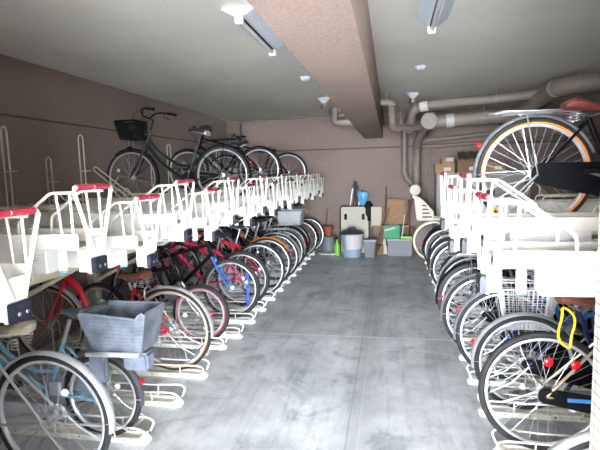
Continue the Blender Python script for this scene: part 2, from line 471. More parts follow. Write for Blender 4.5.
# ------------------------------------------------------------------ racks
ORD = ['first', 'second', 'third', 'fourth', 'fifth', 'sixth', 'seventh', 'eighth', 'ninth', 'tenth', 'eleventh', 'twelfth', 'thirteenth', 'fourteenth', 'fifteenth', 'sixteenth', 'seventeenth', 'eighteenth']
def tray_parts(high, near):
    """upper tray; local x runs inward from the aisle end; origin at tray floor; near = sign of the side facing the camera"""
    s = {}
    s['tray_floor'] = (MB().b2((0, -.0935, -.004), (1.85, .0935, 0)), 'tray_grey')
    s['channel'] = (MB().b2((0, -.1, -.004), (1.85, -.094, .058)).b2((0, .094, -.004), (1.85, .1, .058))
                    .b2((0, -.122, .052), (1.85, -.1, .058)).b2((0, .1, .052), (1.85, .122, .058)), 'white_paint')
    s['fixed_rail'] = (MB().b2((.0, -.05, -.02), (1.95, .05, -.006)).b2((.32, -.06, -.1), (1.95, .06, -.045)), 'cream_paint')
    s['mechanism_box'] = (MB().b2((.165, near*.04-.045, -.112), (.5, near*.04+.045, -.006)), 'box_white')
    s['front_plate'] = (MB().b2((-.012, -.045, -.118), (0, .045, .03)).b2((-.012, -.05, -.11), (.04, -.044, .0)).b2((-.012, .044, -.11), (.04, .05, .0)), 'white_paint')
    s['bumper'] = (MB().b2((-.034, -.045, -.118), (-.012, .045, -.052)), 'bumper_navy')
    h = .245
    mb = MB(); z0 = -.11
    for q in (-1, 1):
        mb.tube([(-.022, q*.03, z0+.07), (-.022, q*.042, .0), (-.02, q*.128, h-.014), (-.018, q*.12, h), (-.018, q*.09, h)], .0085, 8)
    mb.tube([(-.018, -.12, h), (-.018, .12, h)], .0085, 8)
    s['handle'] = (mb, 'white_paint')
    return s
def guard_mb(q):
    mb = MB(); y = q*.098; z = .225
    mb.tube(fillet([(.0, y, z), (.11, y, z), (.27, y, .11), (.275, y, .03)], .02, 3), .0065, 6)
    mb.tube([(.085, y, z), (.07, y, .05)], .0055, 6).tube([(.022, y, z), (.02, y, .05)], .0055, 6)
    return mb
def side_wire_mb(q):
    y = q*.075
    mb = MB().tube(fillet([(.55, y, 0), (.57, y, .09), (1.45, y, .1), (1.5, y, .16), (1.53, y, .16), (1.55, y, 0)], .02, 3), .0055, 6)
    mb.tube([(1.0, y, 0), (1.0, y, .095)], .005, 6)
    return mb
def loop_mb(top, tilt=0.):
    pts = [(-.022, 0, 0), (-.022, 0, top-.03), (-.014, 0, top-.008), (0, 0, top), (.014, 0, top-.008), (.022, 0, top-.03), (.022, 0, 0)]
    mb = MB().tube([(p[0]*1.1, p[1], p[2]) for p in pts], .007, 6)
    mb.tube([(-.09, 0, top*.55), (.022, 0, top*.55)], .005, 6)
    mb.tube([(-.022, 0, .1), (.022, 0, .1)], .006, 6)
    return mb
CACHE = {}
def cached(key, fn):
    if key not in CACHE: CACHE[key] = fn()
    return CACHE[key]
def upper_tray(side, n, X, Y, high, label, group, loop=None):
    z = 1.315 if high else 1.245
    near = 1 if side == 'L' else -1
    t = thing('sliding_bicycle_tray', label, 'bicycle rack tray', (X, Y, z), pi if side == 'L' else 0., group)
    for k, (mb, m) in tray_parts(high, near).items():
        me = cached(('tray', k, near), lambda: mb.mesh(k, m, bevel=.004 if k in ('mechanism_box', 'bumper') else 0))
        o = inst(k, me, t)
        if k == 'handle':
            for q in (-1, 1):
                g = cached(('grip', q), lambda: MB().tube([(-.018, q*.006+(0 if q > 0 else -.104), .245), (-.018, q*.006+(.104 if q > 0 else 0), .245)], .0125, 10).mesh('grip', 'red_grip'))
                inst('grip', g, o)
        if k == 'bumper':
            me = cached('screws', lambda: MB().lathe([(.008, -.038), (.006, -.04)], (0, .018, -.09), 8, 'x').lathe([(.008, -.038), (.006, -.04)], (0, -.018, -.09), 8, 'x').mesh('screw', 'screw'))
            inst('screw', me, o)
        if k == 'mechanism_box':
            me = cached(('lab', near), lambda: MB().b2((.085, near*.061, -.11), (.12, near*.071, -.1)).mesh('label', 'blue_label'))
            inst('label_strip', me, o)
            inst('release_tab', cached(('tab', near), lambda: MB().b2((.085, near*.061, -.1), (.12, near*.071, -.02)).mesh('release_tab', 'box_white')), o)
            def ink():
                mb = MB(); rnd = random.Random(3)
                for r in range(4):
                    x = .18
                    while x < .31:
                        w = rnd.uniform(.006, .016); mb.b2((x, near*.0852, -.035-r*.012), (x+w, near*.0857, -.031-r*.012)); x += w+.005
                return mb.mesh('printed_text', 'label_ink')
            inst('printed_text', cached(('ink', near), ink), o)
    for q in (-1, 1):
        inst('side_guard', cached(('guard', q), lambda: guard_mb(q).mesh('side_guard', 'white_paint')), t)
        inst('wheel_guide', cached(('sw', q), lambda: side_wire_mb(q).mesh('wheel_guide', 'cream_paint')), t)
    if loop == 'none': return t
    top = loop if loop else (2.0 if not high else 1.78)
    if loop == 'tilt':
        inst('wheel_holder', cached('tiltloop', lambda: loop_mb(.62).mesh('wheel_holder', 'cream_paint')), t, (1.33, 0, .0), (0, rad(52), 0))
    else:
        inst('wheel_holder', cached(('loop', round(top-z, 2)), lambda: loop_mb(top-z).mesh('wheel_holder', 'cream_paint')), t, (1.63, 0, 0))
    return t
for n in range(17):
    high = n % 2 == 1
    lab = '%s white upper rack tray from the camera in the left row, %s red handle' % (ORD[n], 'raised' if high else 'lower')
    upper_tray('L', n, -1.25, 1.36+.46*n, high, lab, 'upper sliding trays of the left rack', 'tilt' if n == 7 else ('none' if n == 8 else None))
for n in range(4):
    high = n % 2 == 1
    lab = '%s white upper rack tray from the camera in the right row, %s red handle' % (ORD[n], 'raised' if high else 'lower')
    upper_tray('R', n, .36, 1.88+.46*n, high, lab, 'upper sliding trays of the right rack')

def rack_frame(sgn, X, y0, y1, label):
    t = thing('rack_support_frame', label, 'rack frame', (X, y0, 0))
    L = y1-y0
    for u, z in ((.75, 1.06), (1.72, 1.06)):
        MB().b2((sgn*u-.03, 0, z-.05), (sgn*u+.03, L, z+.05)).build('beam', 'cream_paint', t)
    n = max(2, int(L/1.38)+1)
    for k in range(n):
        y = .1+(L-.2)*k/(n-1)
        MB().b2((sgn*1.72-.045, y-.045, 0), (sgn*1.72+.045, y+.045, 1.01)).b2((sgn*1.72-.08, y-.08, 0), (sgn*1.72+.08, y+.08, .01)).build('post', 'cream_paint', t)
        MB().tube([(sgn*1.7, y, .55), (sgn*.77, y, 1.02)], .018, 8).build('brace', 'cream_paint', t)
    return t
rack_frame(-1, -1.25, 1.15, 8.95, 'cream steel frame holding up the left row of upper trays')
rack_frame(1, .36, 1.6, 3.55, 'cream steel frame holding up the right row of upper trays')

def floor_rail(side, Y, X, label, group, z=0.):
    t = thing('floor_bicycle_rail', label, 'bicycle rack rail', (X, Y, z), pi if side == 'L' else 0., group)
    def chan():
        mb = MB().b2((0.03, -.03, 0), (1.6, .03, .008)).b2((0.03, -.034, 0), (1.6, -.03, .042)).b2((0.03, .03, 0), (1.6, .034, .042))
        mb.b2((.03, .034, .036), (1.6, .052, .042)).b2((.03, -.052, .036), (1.6, -.034, .042))
        return mb.mesh('channel', 'rail_paint')
    inst('channel', cached('chan', chan), t)
    if z:
        for x in (.2, 1.4): MB().b2((x-.03, -.03, -z), (x+.03, .03, 0)).build('foot', 'rail_paint', t)
    inst('end_cap', cached('ecap', lambda: MB().loft([[(-.005, -.03, 0), (-.005, .03, 0), (-.005, .022, .025), (-.005, -.022, .025)], [(.05, -.05, 0), (.05, .05, 0), (.05, .046, .05), (.05, -.046, .05)]]).mesh('end_cap', 'rail_paint', bevel=.006)), t)
    if Y < 5.2:
        q = 1 if side == 'L' else -1
        bolt = cached(('bolt', q), lambda: MB().lathe([(.006, q*.0345), (.005, q*.0355)], (0, 0, .02), 8, 'y').mesh('bolt', 'dark_metal'))
        for k in range(9): inst('bolt', bolt, t, (.15+k*.15, 0, 0))
    for q in (-1, 1):
        def wire(q=q):
            y = q*.055
            mb = MB().tube(fillet([(.02, y, .04), (-.005, y*1.1, .1), (.04, y*1.2, .12), (.25, y, .11), (1.15, y, .11), (1.25, y, .04)], .03, 4), .006, 6)
            mb.tube([(.6, y, .11), (.6, y*.8, .04)], .005, 6).tube([(.2, y, .11), (.2, y*.8, .04)], .005, 6)
            return mb.mesh('guide_wire', 'rail_paint')
        inst('guide_wire', cached(('gw', q), wire), t)
    def front():
        mb = MB().tube(fillet([(1.3, -.05, .04), (1.32, -.045, .42), (1.32, .045, .42), (1.3, .05, .04)], .04, 4), .0065, 6)
        return mb.mesh('wheel_stop', 'cream_paint')
    inst('wheel_stop', cached('wstop', front), t)
    return t

# ------------------------------------------------------------------ bicycles
def wheel(parent, x, R, tyre='rubber', rim='rimsilver', tw=.018, spokes=36, line=None, loc_y=0., deg=0., spm='spoke'):
    w = inst('wheel', cached(('tyre', R, tw, tyre), lambda: MB().ring((0, 0, 0), R-tw, tw, 56, 10).mesh('tyre', tyre)), parent, (x, loc_y, R), (0, deg, 0))
    ri = R-2*tw-.004
    def rm():
        mb = MB(); n = 56; b = 0
        prof = [(-.011, .008), (-.012, -.002), (-.006, -.009), (.006, -.009), (.012, -.002), (.011, .008)]
        secs = []
        for i in range(n):
            a = 2*pi*i/n
            secs.append([(cos(a)*(ri+h), y, sin(a)*(ri+h)) for y, h in prof])
        k = len(prof)
        for s_ in secs:
            for p in s_: mb.v.append(V(p))
        for i in range(n):
            j = (i+1) % n
            for q in range(k):
                l = (q+1) % k
                mb.f.append((i*k+q, i*k+l, j*k+l, j*k+q))
        return mb.mesh('rim', rim)
    inst('rim', cached(('rim', R, tw, rim), rm), w)
    if line:
        inst('sidewall', cached(('sw', R, tw, line), lambda: MB().ring((0, tw*.55, 0), R-tw*1.55, tw*.42, 56, 6).ring((0, -tw*.55, 0), R-tw*1.55, tw*.42, 56, 6).mesh('sidewall', line)), w)
    def sp():
        mb = MB()
        for i in range(spokes):
            s = 1 if i % 2 else -1
            a = 2*pi*i/spokes
            o = 1 if (i//2) % 2 else -1
            a2 = a+o*rad(62)
            mb.tube([(cos(a2)*.022, s*.024, sin(a2)*.022), (cos(a)*(ri-.008), s*.002, sin(a)*(ri-.008))], .0014, 3, caps=False)
        return mb.mesh('spokes', spm)
    inst('spokes', cached(('spk', R, tw, spokes, spm), sp), w)
    inst('hub', cached('hub', lambda: MB().lathe([(.006, -.055), (.009, -.035), (.028, -.028), (.028, -.024), (.014, -.02), (.014, .02), (.028, .024), (.028, .028), (.009, .035), (.006, .055)], n=14, axis='y').mesh('hub', 'silver')), w)
    return w

def fender(parent, x, R, m, a0, a1, w=.026, stays=True, name='mudguard', gap=.016):
    def mk():
        mb = MB(); n = 26; secs = []
        for i in range(n+1):
            a = a0+(a1-a0)*i/n
            sec = []
            for k in range(7):
                t = -1+2*k/6
                sec.append((w*t, gap-.012*t*t))
            full = [(y, h) for y, h in sec]+[(y*.92, h-.003) for y, h in sec[::-1]]
            secs.append([(cos(a)*(R+h), y, sin(a)*(R+h)) for y, h in full])
        mb.loft(secs)
        return mb.mesh(name, m)
    f = inst(name, cached(('fen', R, m, a0, a1, w), mk), parent, (x, 0, R))
    if stays:
        def st():
            mb = MB()
            for a in ((a1-.12, a1-.55) if stays != 1 else (a1-.15,)):
                for q in (-1, 1):
                    mb.tube([(0, q*.05, 0), (cos(a)*(R+.006), q*w*.9, sin(a)*(R+.006))], .0025, 4)
            return mb.mesh('stay', 'silver')
        inst('stay', cached(('stay', R, a1, w, stays), st), f)
    return f

def saddle(parent, x, z, m, springs=False, sc=1., city=True):
    rings = []
    n = 12
    L = .27*sc
    prof = [(-.5, .01, .012, 0), (-.49, .055, .03, .012), (-.38, .095 if city else .065, .038, .02), (-.2, .098 if city else .068, .04, .012), (0, .06 if city else .045, .034, 0), (.22, .028, .028, 0), (.42, .022, .022, -.002), (.5, .012, .012, -.01)]
    for u, w, h, dz in prof:
        q = []
        for k in range(n):
            a = 2*pi*k/n
            q.append((u*L, cos(a)*w*sc, dz+(sin(a)*h*.7 if sin(a) > 0 else sin(a)*h*.8)))
        rings.append(q)
    s = MB().loft(rings).build('saddle', m, parent)
    s.location = (x, 0, z)
    mb = MB()
    for q in (-1, 1):
        mb.tube([(-.09*sc, q*.035, -.02), (-.02, q*.02, -.05), (.1*sc, q*.01, -.015)], .0035, 5)
        if springs:
            pts = [(-.085*sc+cos(a)*.017, q*.045+sin(a)*.017, -.02-.055*a/(2*pi*3.5)) for a in [2*pi*3.5*i/40 for i in range(41)]]
            mb.tube(pts, .0033, 5)
    mb.build('saddle_rails' if not springs else 'saddle_springs', 'silver', s)
    return s

def wire_basket(parent, x0, x1, w0, w1, z0, z1, m='wire_black', nv=9, nh=6, r=.0018, name='basket', dx=0.):
    mb = MB()
    cx = (x0+x1)/2; d = (x1-x0)/2
    def rect(t):   # t 0 bottom .. 1 top
        k = .78+.22*t; w = w0+(w1-w0)*t; dd = d*k
        xc = cx+dx*t
        return [(xc-dd, -w), (xc+dd, -w), (xc+dd, w), (xc-dd, w)]
    for i in range(nh+1):
        t = i/nh; R = rect(t); z = z0+(z1-z0)*t
        pts = fillet([(p[0], p[1], z) for p in R]+[(R[0][0], R[0][1], z)], .03, 3)
        mb.tube(pts, r*(2.4 if i == nh else 1), 5 if i == nh else 3, caps=False)
    A, B = rect(0), rect(1)
    for s in range(4):
        a0, a1, b0, b1 = V(A[s]), V(A[(s+1) % 4]), V(B[s]), V(B[(s+1) % 4])
        for k in range(nv):
            t = k/nv
            p = a0.lerp(a1, t); q = b0.lerp(b1, t)
            mb.tube([(p.x, p.y, z0), (q.x, q.y, z1)], r, 3, caps=False)
    for k in range(1, nv):
        t = k/nv
        p = V(A[0]).lerp(V(A[1]), t); q = V(A[3]).lerp(V(A[2]), t)
        mb.tube([(p.x, p.y, z0), (q.x, q.y, z0)], r, 3, caps=False)
        p = V(A[1]).lerp(V(A[2]), t); q = V(A[0]).lerp(V(A[3]), t)
        mb.tube([(p.x, p.y, z0), (q.x, q.y, z0)], r, 3, caps=False)
    return mb.build(name, m, parent)

def bin_basket(parent, x0, x1, w0, w1, z0, z1, m, t=.006, name='rear_basket', flare=.82, bevel=0.):
    """open thin-walled box"""
    cx = (x0+x1)/2; d = (x1-x0)/2
    def rr(k, w, dd, z):
        pts = fillet([(cx-dd, -w, z), (cx+dd, -w, z), (cx+dd, w, z), (cx-dd, w, z), (cx-dd, -w, z)], .03, 3)
        return [tuple(p) for p in pts[:-1]]
    secs = [rr(0, w0, d*flare, z0), rr(0, (w0+w1)/2, d*(1+flare)/2, (z0+z1)/2), rr(0, w1, d, z1), rr(0, w1+.012, d+.012, z1), rr(0, w1+.012, d+.012, z1-.02), rr(0, w1, d, z1-.02),
            rr(0, w1-t, d-t, z1-.02) , rr(0, w0-t, d*flare-t, z0+t)]
    return MB().loft(secs).build(name, m, parent)

def bicycle(side, Y, z, c):
    """c: dict of options. local x from rear axle forward, ground z=0."""
    g = c.get
    R = g('R', .34); wb = g('wb', 1.10); tw = g('tw', .018); k = R/.34 if g('scale') is None else g('scale')
    s = g('s', 1.)            # frame scale
    edge = g('edge', -1.36 if side == 'L' else .5)
    if g('out'):             # front wheel towards the aisle
        x = (edge-R-wb) if side == 'L' else (edge+R+wb); rz = 0 if side == 'L' else pi
    else:
        x = (edge-R) if side == 'L' else (edge+R); rz = pi if side == 'L' else 0
    b = thing('bicycle', g('label'), 'bicycle', (x, Y, z), rz+rad(g('yaw', 0)), g('group'), rad(g('lean', 0)))
    fm = g('frame', 'silver')
    ty, rim = g('tyre', 'rubber'), g('rim', 'rimsilver')
    wheel(b, 0, R, ty, rim, tw, g('spokes', 36), g('line'), deg=random.random(), spm=g('spm', 'spoke'))
    wheel(b, wb, g('Rf', R), g('ftyre', ty), rim, tw, g('spokes', 36), g('line'), deg=random.random(), spm=g('spm', 'spoke'))
    bb = V((.44*s, 0, .27*(.6+.4*s) if R > .3 else .26))
    st = V((.29*s, 0, .66*s+.02))           # seat tube top
    hb = V((wb-.20, 0, max(R*2+.03, .6*s)))   # head tube bottom
    ht = hb+V((-.055, 0, .16))
    ft = .0165 if g('fat') else .014
    fr = MB()
    fr.tube([bb, st], .014, 10)
    fr.tube([hb-V((-.004, 0, .012)), ht], .019, 10)
    fr.lathe([(.022, -.036), (.024, -.03), (.024, .03), (.022, .036)], bb, 12, 'y')
    typ = g('type', 'city')
    if typ == 'city':
        fr.tube(curve([hb+V((0, 0, .02)), hb+V((-.14, 0, -.16)), hb.lerp(bb, .62)+V((0, 0, -.03)), bb]), g('tube', .019), 10)
        q = bb.lerp(st, .45)
        fr.tube(curve([hb+V((-.02, 0, .1)), hb+V((-.16, 0, -.07)), hb.lerp(q, .7)+V((0, 0, -.05)), q]), g('tube', .019)*.8, 10)
    elif typ == 'loop':
        fr.tube(curve([hb+V((0, 0, .06)), hb+V((-.12, 0, -.08)), hb.lerp(bb, .5)+V((.02, 0, -.04)), bb]), .026, 12)
    elif typ == 'mixte':
        q = bb.lerp(st, .6)
        fr.tube([hb+V((0, 0, .02)), bb], .017, 10)
        fr.tube([hb+V((-.02, 0, .1)), q], .014, 10)
    else:
        fr.tube([hb+V((0, 0, .02)), bb], ft+.004, 10)
        fr.tube([hb+V((-.03, 0, .12)), bb.lerp(st, .93)], ft, 10)
    ra = V((0, 0, R))
    for q in (-1, 1):
        y = q*.062
        fr.tube([V((0, y, R)), V((.12*s, y*.75, R+(bb.z-R)*.28)), V((bb.x-.02, q*.03, bb.z))], .009, 8)
        fr.tube([V((0, y, R)), st.lerp(bb, .08)+V((-.015, q*.022, 0))], .0075, 8)
        fr.box((0, y, R), (.03, .005, .035))
    if g('long_stays'):
        pass
    fo = fr.build('frame', fm, b)
    if g('decal'):
        p = bb.lerp(st, .6)
        MB().tube([bb.lerp(st, .55), bb.lerp(st, .75)], .0148, 10).build('decal', g('decal'), fo)
    # fork
    fk = MB()
    Rf = g('Rf', R)
    crown = hb+V((.012, 0, -.02))
    for q in (-1, 1):
        fk.tube(curve([crown+V((0, q*.03, 0)), crown.lerp(V((wb, 0, Rf)), .6)+V((-.012, q*.052, 0)), V((wb, q*.052, Rf))], 4), [.013]*2+[.011]*5+[.009]*2, 8)
    fk.tube([crown+V((0, -.04, 0)), crown+V((0, .04, 0))], .014, 8)
    fk.build('fork', g('forkm', fm), b)
    # seat post and saddle
    sh = g('saddle_z', .80)
    ang = (st-bb).normalized()
    sp = st+ang*((sh-.05-st.z)/ang.z)
    MB().tube([st-ang*.03, sp], .0125, 10).build('seat_post', 'silver' if not g('dark') else 'dark_metal', b)
    saddle(b, sp.x+.01+g('seat_dx', 0), sh, g('saddle', 'black_leather'), g('springs', typ in ('city', 'loop')), g('ssc', 1.), typ in ('city', 'loop', 'mixte'))
    # handlebar
    hz = g('bar_z', max(ht.z+.1, .98*s))
    sd = (ht-hb).normalized()
    top = ht+sd*max(.03, (hz-.06-ht.z))
    MB().tube([ht-sd*.02, top, top+V((.04, 0, .02))], .0115, 8).build('stem', 'silver' if not g('dark') else 'black_plastic', b)
    bar = MB(); h0 = top+V((.04, 0, .02))
    if typ in ('city', 'loop', 'mixte') and not g('flat'):
        half = [h0, h0+V((.03, .08, .02)), h0+V((.0, .17, .075)), h0+V((-.08, .24, .08)), h0+V((-.19, .27, .06))]
    elif g('drop'):
        half = [h0, h0+V((0, .18, 0)), h0+V((.08, .2, -.005)), h0+V((.09, .2, -.08)), h0+V((0, .21, -.13))]
    else:
        half = [h0, h0+V((.01, .1, .02)), h0+V((0, .2, .03)), h0+V((-.03, .3, .03))]
    R2 = [V((p.x, -p.y, p.z)) for p in half]
    bm_ = MB().tube(curve(half, 5), .0105, 8).tube(curve(R2, 5), .0105, 8)
    bo = bm_.build('handlebar', 'silver' if not g('dark') else 'black_plastic', b)
    for hh in (half, R2):
        e, d = hh[-1], (hh[-2]-hh[-1]).normalized()
        MB().tube([e-d*.01, e+d*.1], .0165, 10).build('grip', g('grip', 'black_plastic'), bo)
        ys = 1 if e.y > 0 else -1
        MB().tube([e+d*.12, e+d*.1+V((.045, -.01*ys, -.035)), e+d*.02+V((.06, 0, -.06))], .005, 6).build('brake_lever', 'silver' if not g('dark') else 'black_plastic', bo)
    # cable
    mbc = MB()
    for q in (-1, 1):
        mbc.tube(curve([half[-2] if q > 0 else R2[-2], h0+V((.14, q*.1, .03)), hb+V((.06, q*.03, .1)), hb+V((0, q*.02, -.03))], 6), .0028, 5)
    mbc.build('brake_cable', 'black_plastic' if g('dark') else 'container_grey', b)
    # crank and pedals
    ca = g('crank', random.uniform(0, 6.28))
    cr = MB()
    for q in (-1, 1):
        e = bb+V((cos(ca)*.165*q, q*.075, sin(ca)*.165*q))
        cr.tube([bb+V((0, q*.055, 0)), e], .008, 6)
    cr.tube([bb+V((0, -.058, 0)), bb+V((0, .058, 0))], .01, 8)
    cr.lathe([(.085, -.052), (.088, -.05), (.085, -.047)], bb, 24, 'y')
    co = cr.build('crank', 'silver', b)
    for q in (-1, 1):
        e = bb+V((cos(ca)*.165*q, q*.12, sin(ca)*.165*q))
        MB().box(e, (.085, .075, .022)).build('pedal', 'black_plastic', co, bevel=.004)
    ch = g('chain', 'black_plastic')
    if ch:
        rc, rh = (g('case_r', .105), .04) if not g('fullcase') else (.1, .06)
        pts = []
        for i in range(15):
            a = -pi/2+pi*i/14; pts.append((bb.x+cos(a)*rc, bb.z+sin(a)*rc))
        for i in range(11):
            a = pi/2+pi*i/10; pts.append((g('case_x', 0)+cos(a)*rh, R+sin(a)*rh))
        MB().prism(pts, -.066, -.046).build('chain_case', ch, b, bevel=.004)
    else:
        mb = MB()
        for dz in (1, -1):
            mb.tube([bb+V((0, -.048, dz*.085)), V((0, -.048, R+dz*.035))], .0045, 4)
        mb.lathe([(.045, -.05), (.038, -.03), (.03, -.028)], (0, 0, R), 18, 'y')
        mb.build('chain', 'dark_metal', b)
        mb = MB().box((.02, -.055, R-.07), (.03, .012, .09), ry=.3).lathe([(.02, -.06), (.02, -.05)], (.035, 0, R-.12), 10, 'y')
        mb.build('derailleur', 'dark_metal', b)
    if g('fender'):
        fender(b, 0, R, g('fender'), rad(20), rad(g('fend_end', 188)), .027 if R > .3 else .024)
        fender(b, wb, Rf, g('ffender', g('fender')), rad(52), rad(208), .026)
    if g('reflector', True):
        if g('fender'):
            a = rad(g('refl_a', 158)); o = MB().lathe([(.014, -.006), (.017, 0), (.014, .008), (.006, .012)], (0, 0, 0), 14, 'x').build('reflector', 'reflector_red', b)
            o.location = (cos(a)*(R+.03), 0, R+sin(a)*(R+.03)); o.rotation_euler = (0, -a, 0)
        else:
            MB().lathe([(.022, -.004), (.022, .004), (.018, .01)], (sp.x-.02, 0, sp.z-.08), 14, 'x').build('reflector', 'reflector_red', b)
    for wx in (0, wb):
        a = random.uniform(0, 6)
        p = (wx+cos(a)*R*.55, .022, R+sin(a)*R*.55)
        MB().lathe([(.015, -.008), (.02, 0), (.015, .008)], p, 12, 'y').build('wheel_reflector', 'reflector_white', b)
    if g('carrier'):
        zc = 2*R+g('car_dz', .06)
        mb = MB()
        for q in (-1, 1):
            mb.tube(fillet([(.22, q*.02, zc-.02), (.16, q*.055, zc), (-.2, q*.06, zc+.005), (-.24, q*.03, zc+.005), (-.24, 0, zc+.005)], .03, 4), .0045, 6)
            mb.tube([(0, q*.066, R), (-.06, q*.058, zc)], .004, 6)
        mb.tube([(.16, 0, zc+.003), (-.24, 0, zc+.003)], .004, 6)
        for xx in (.1, 0, -.1, -.18): mb.tube([(xx, -.058, zc), (xx, .058, zc)], .0035, 5)
        mb.tube(fillet([(.12, -.03, zc+.012), (-.18, -.03, zc+.016), (-.18, .03, zc+.016), (.12, .03, zc+.012)], .02, 3), .003, 5)
        mb.build('rear_carrier', g('carrier'), b)
    if g('basket'):
        z0 = hb.z+g('bask_dz', .08); xx = wb-.06
        bs = g('bask_s', 1.)
        wire_basket(b, xx-.13*bs, xx+.17*bs, .12, .17*bs, z0, z0+.24*bs, g('basket'), g('bnv', 10), 7, g('bwire', .0022), dx=.02)
        MB().tube([(xx+.05, -.05, z0), (wb, -.052, Rf)], .003, 5).tube([(xx+.05, .05, z0), (wb, .052, Rf)], .003, 5).tube([(xx-.13, 0, z0+.05), (hb.x, 0, z0+.05)], .006, 6).build('basket_stay', 'silver', b)
    if g('lamp', typ != 'mtb'):
        MB().lathe([(.012, -.05), (.03, -.035), (.034, 0), (.03, .008)], (wb-.02, .07, 2*Rf+.0), 14, 'x').build('headlamp', g('lampm', 'black_plastic'), b)
    if g('stand', True):
        if typ in ('city', 'loop'):
            mb = MB()
            for q in (-1, 1): mb.tube([(0, q*.075, R), (-.1, q*.085, R-.1), (-.22, q*.09, R-.16)], .006, 6)
            mb.tube([(-.22, -.09, R-.16), (-.22, .09, R-.16)], .006, 6)
        else:
            mb = MB().tube([(.05, .07, R-.01), (-.18, .1, R-.12)], .008, 6)
        mb.build('kickstand', 'silver', b)
    if g('ringlock'):
        MB().ring((st.x*.62, 0, 2*R-.05), .055, .008, 16, 6, 'x', sy=1.).build('ring_lock', 'silver', b)
    if g('coil'):
        cx, cz = g('coil_x', sp.x), g('coil_z', .62)
        MB().tube([(cx+g('coil_w', .06)*cos(a)+.01*sin(3*a), -.05+.02*sin(a), cz+.1*sin(a)) for a in [i*2*pi/24 for i in range(25)]], .007, 6).build('cable_lock', g('coil'), b)
    if g('bell', typ == 'city'):
        MB().lathe([(.02, 0), (.02, .008), (.012, .018)], h0+V((0, .09, .03)), 12).build('bell', 'silver', b)
    ex = g('extra')
    if ex: ex(b, dict(R=R, wb=wb, bb=bb, st=st, hb=hb, ht=ht, sp=sp, h0=h0))
    return b

# --- extras
def x_grey_child_basket(b, d):
    """grey cloth covered rear basket of the small-wheeled bicycle, with its small lower pocket"""
    z0 = 2*d['R']+.06
    mb = MB(); rnd = random.Random(5)
    # open basket, camera-side cloth wall dented, two raised ends
    def wall(t, side):
        pass
    n = 14
    secs_out = []
    def ringp(z, k, wob):
        pts = []
        L, W = .195*k, .125*k
        base = fillet([(-L, -W, z), (L, -W, z), (L, W, z), (-L, W, z), (-L, -W, z)], .04, 4)[:-1]
        for i, p in enumerate(base):
            q = V(p)
            zz = z
            if wob:
                zz = z+wob*(.075*abs(p.x)/L-.055+.012*sin(i*2.1))
            q = V((p.x-.17+wob*.008*sin(i*1.7), p.y+wob*.008*cos(i*2.3), zz)); pts.append(tuple(q))
        return pts
    secs = [ringp(z0, .82, 0), ringp(z0+.07, .9, .4), ringp(z0+.14, .98, .8), ringp(z0+.215, 1.05, 1.)]
    inner = [[(p[0]*.97+(-.17)*.03, p[1]*.96, p[2]-.002 if i else p[2]+.006) for p in s_] for i, s_ in enumerate(secs)]
    o = MB().loft(secs+inner[::-1]).build('rear_basket', 'mesh_cloth', b)
    MB().tube([V(p)+V((0, 0, .003)) for p in secs[-1]], .006, 6, closed=True).build('basket_rim', 'basket_fabric', o)
    for q in (-1, 1):
        MB().tube([(-.33, q*.12, z0+.0), (.0, q*.12, z0-.01)], .016, 8).build('side_tube', 'basket_plastic', o)
    MB().b2((-.1, .05, z0-.2), (.02, .09, z0-.02)).build('side_pocket', 'basket_fabric', b, bevel=.015)
    MB().b2((-.34, -.04, z0-.13), (-.18, .05, z0-.02)).build('tail_bag', 'basket_fabric', b, bevel=.015)
def x_plastic_basket(b, d):
    z0 = 2*d['R']+.03
    bin_basket(b, -.29, .14, .13, .17, z0, z0+.23, 'basket_plastic', name='rear_basket')
def x_white_wire_basket(b, d):
    o = wire_basket(b, -.07, .27, .07, .1, .46, .74, 'wire_white', 11, 8, .0024, 'rear_basket')
    o.location = (0, -.17, 0)
    MB().tube([(-.05, -.07, .74), (-.1, -.03, .75), (.2, -.03, .75), (.25, -.07, .74)], .004, 5).build('basket_hook', 'wire_white', b)
def x_folded_side_basket(b, d):
    z0 = 2*d['R']-.02
    mb = MB()
    for k in range(9):
        x = -.12+.03*k
        mb.tube([(x, .1, z0-.26), (x+.01*sin(k), .115, z0+.1)], .002, 4)
    for k in range(7):
        mb.tube([(-.14, .1+.002*k, z0-.26+.06*k), (.14, .1+.002*k, z0-.26+.06*k)], .002, 4)
    mb.build('folding_side_basket', 'wire_black', b)
def x_bottle(b, d):
    p = d['hb'].lerp(d['bb'], .35); q = d['hb'].lerp(d['bb'], .62)
    u = (q-p).normalized(); n = V((-u.z, 0, u.x)) if u.x < 0 else V((u.z, 0, -u.x))
    n = V((0, 0, 1)).cross(V((0, 1, 0))); n = V((-u.z, 0, u.x)); n = n if n.z > 0 else -n
    o = MB().tube([p+n*.06, p+n*.06+(q-p)*.1, p+n*.06+(q-p)*.15, q+n*.06], [.012, .014, .036, .036], 14).build('water_bottle', 'bottle', b)
    MB().tube([p+n*.06-(q-p)*.06, p+n*.06+(q-p)*.02], .015, 10).build('bottle_cap', 'sleeve', o)
def x_blue_strap(b, d):
    MB().b2((d['wb']+.16, .03, .08), (d['wb']+.19, .045, .5)).build('lock_strap', 'lock_blue', b)
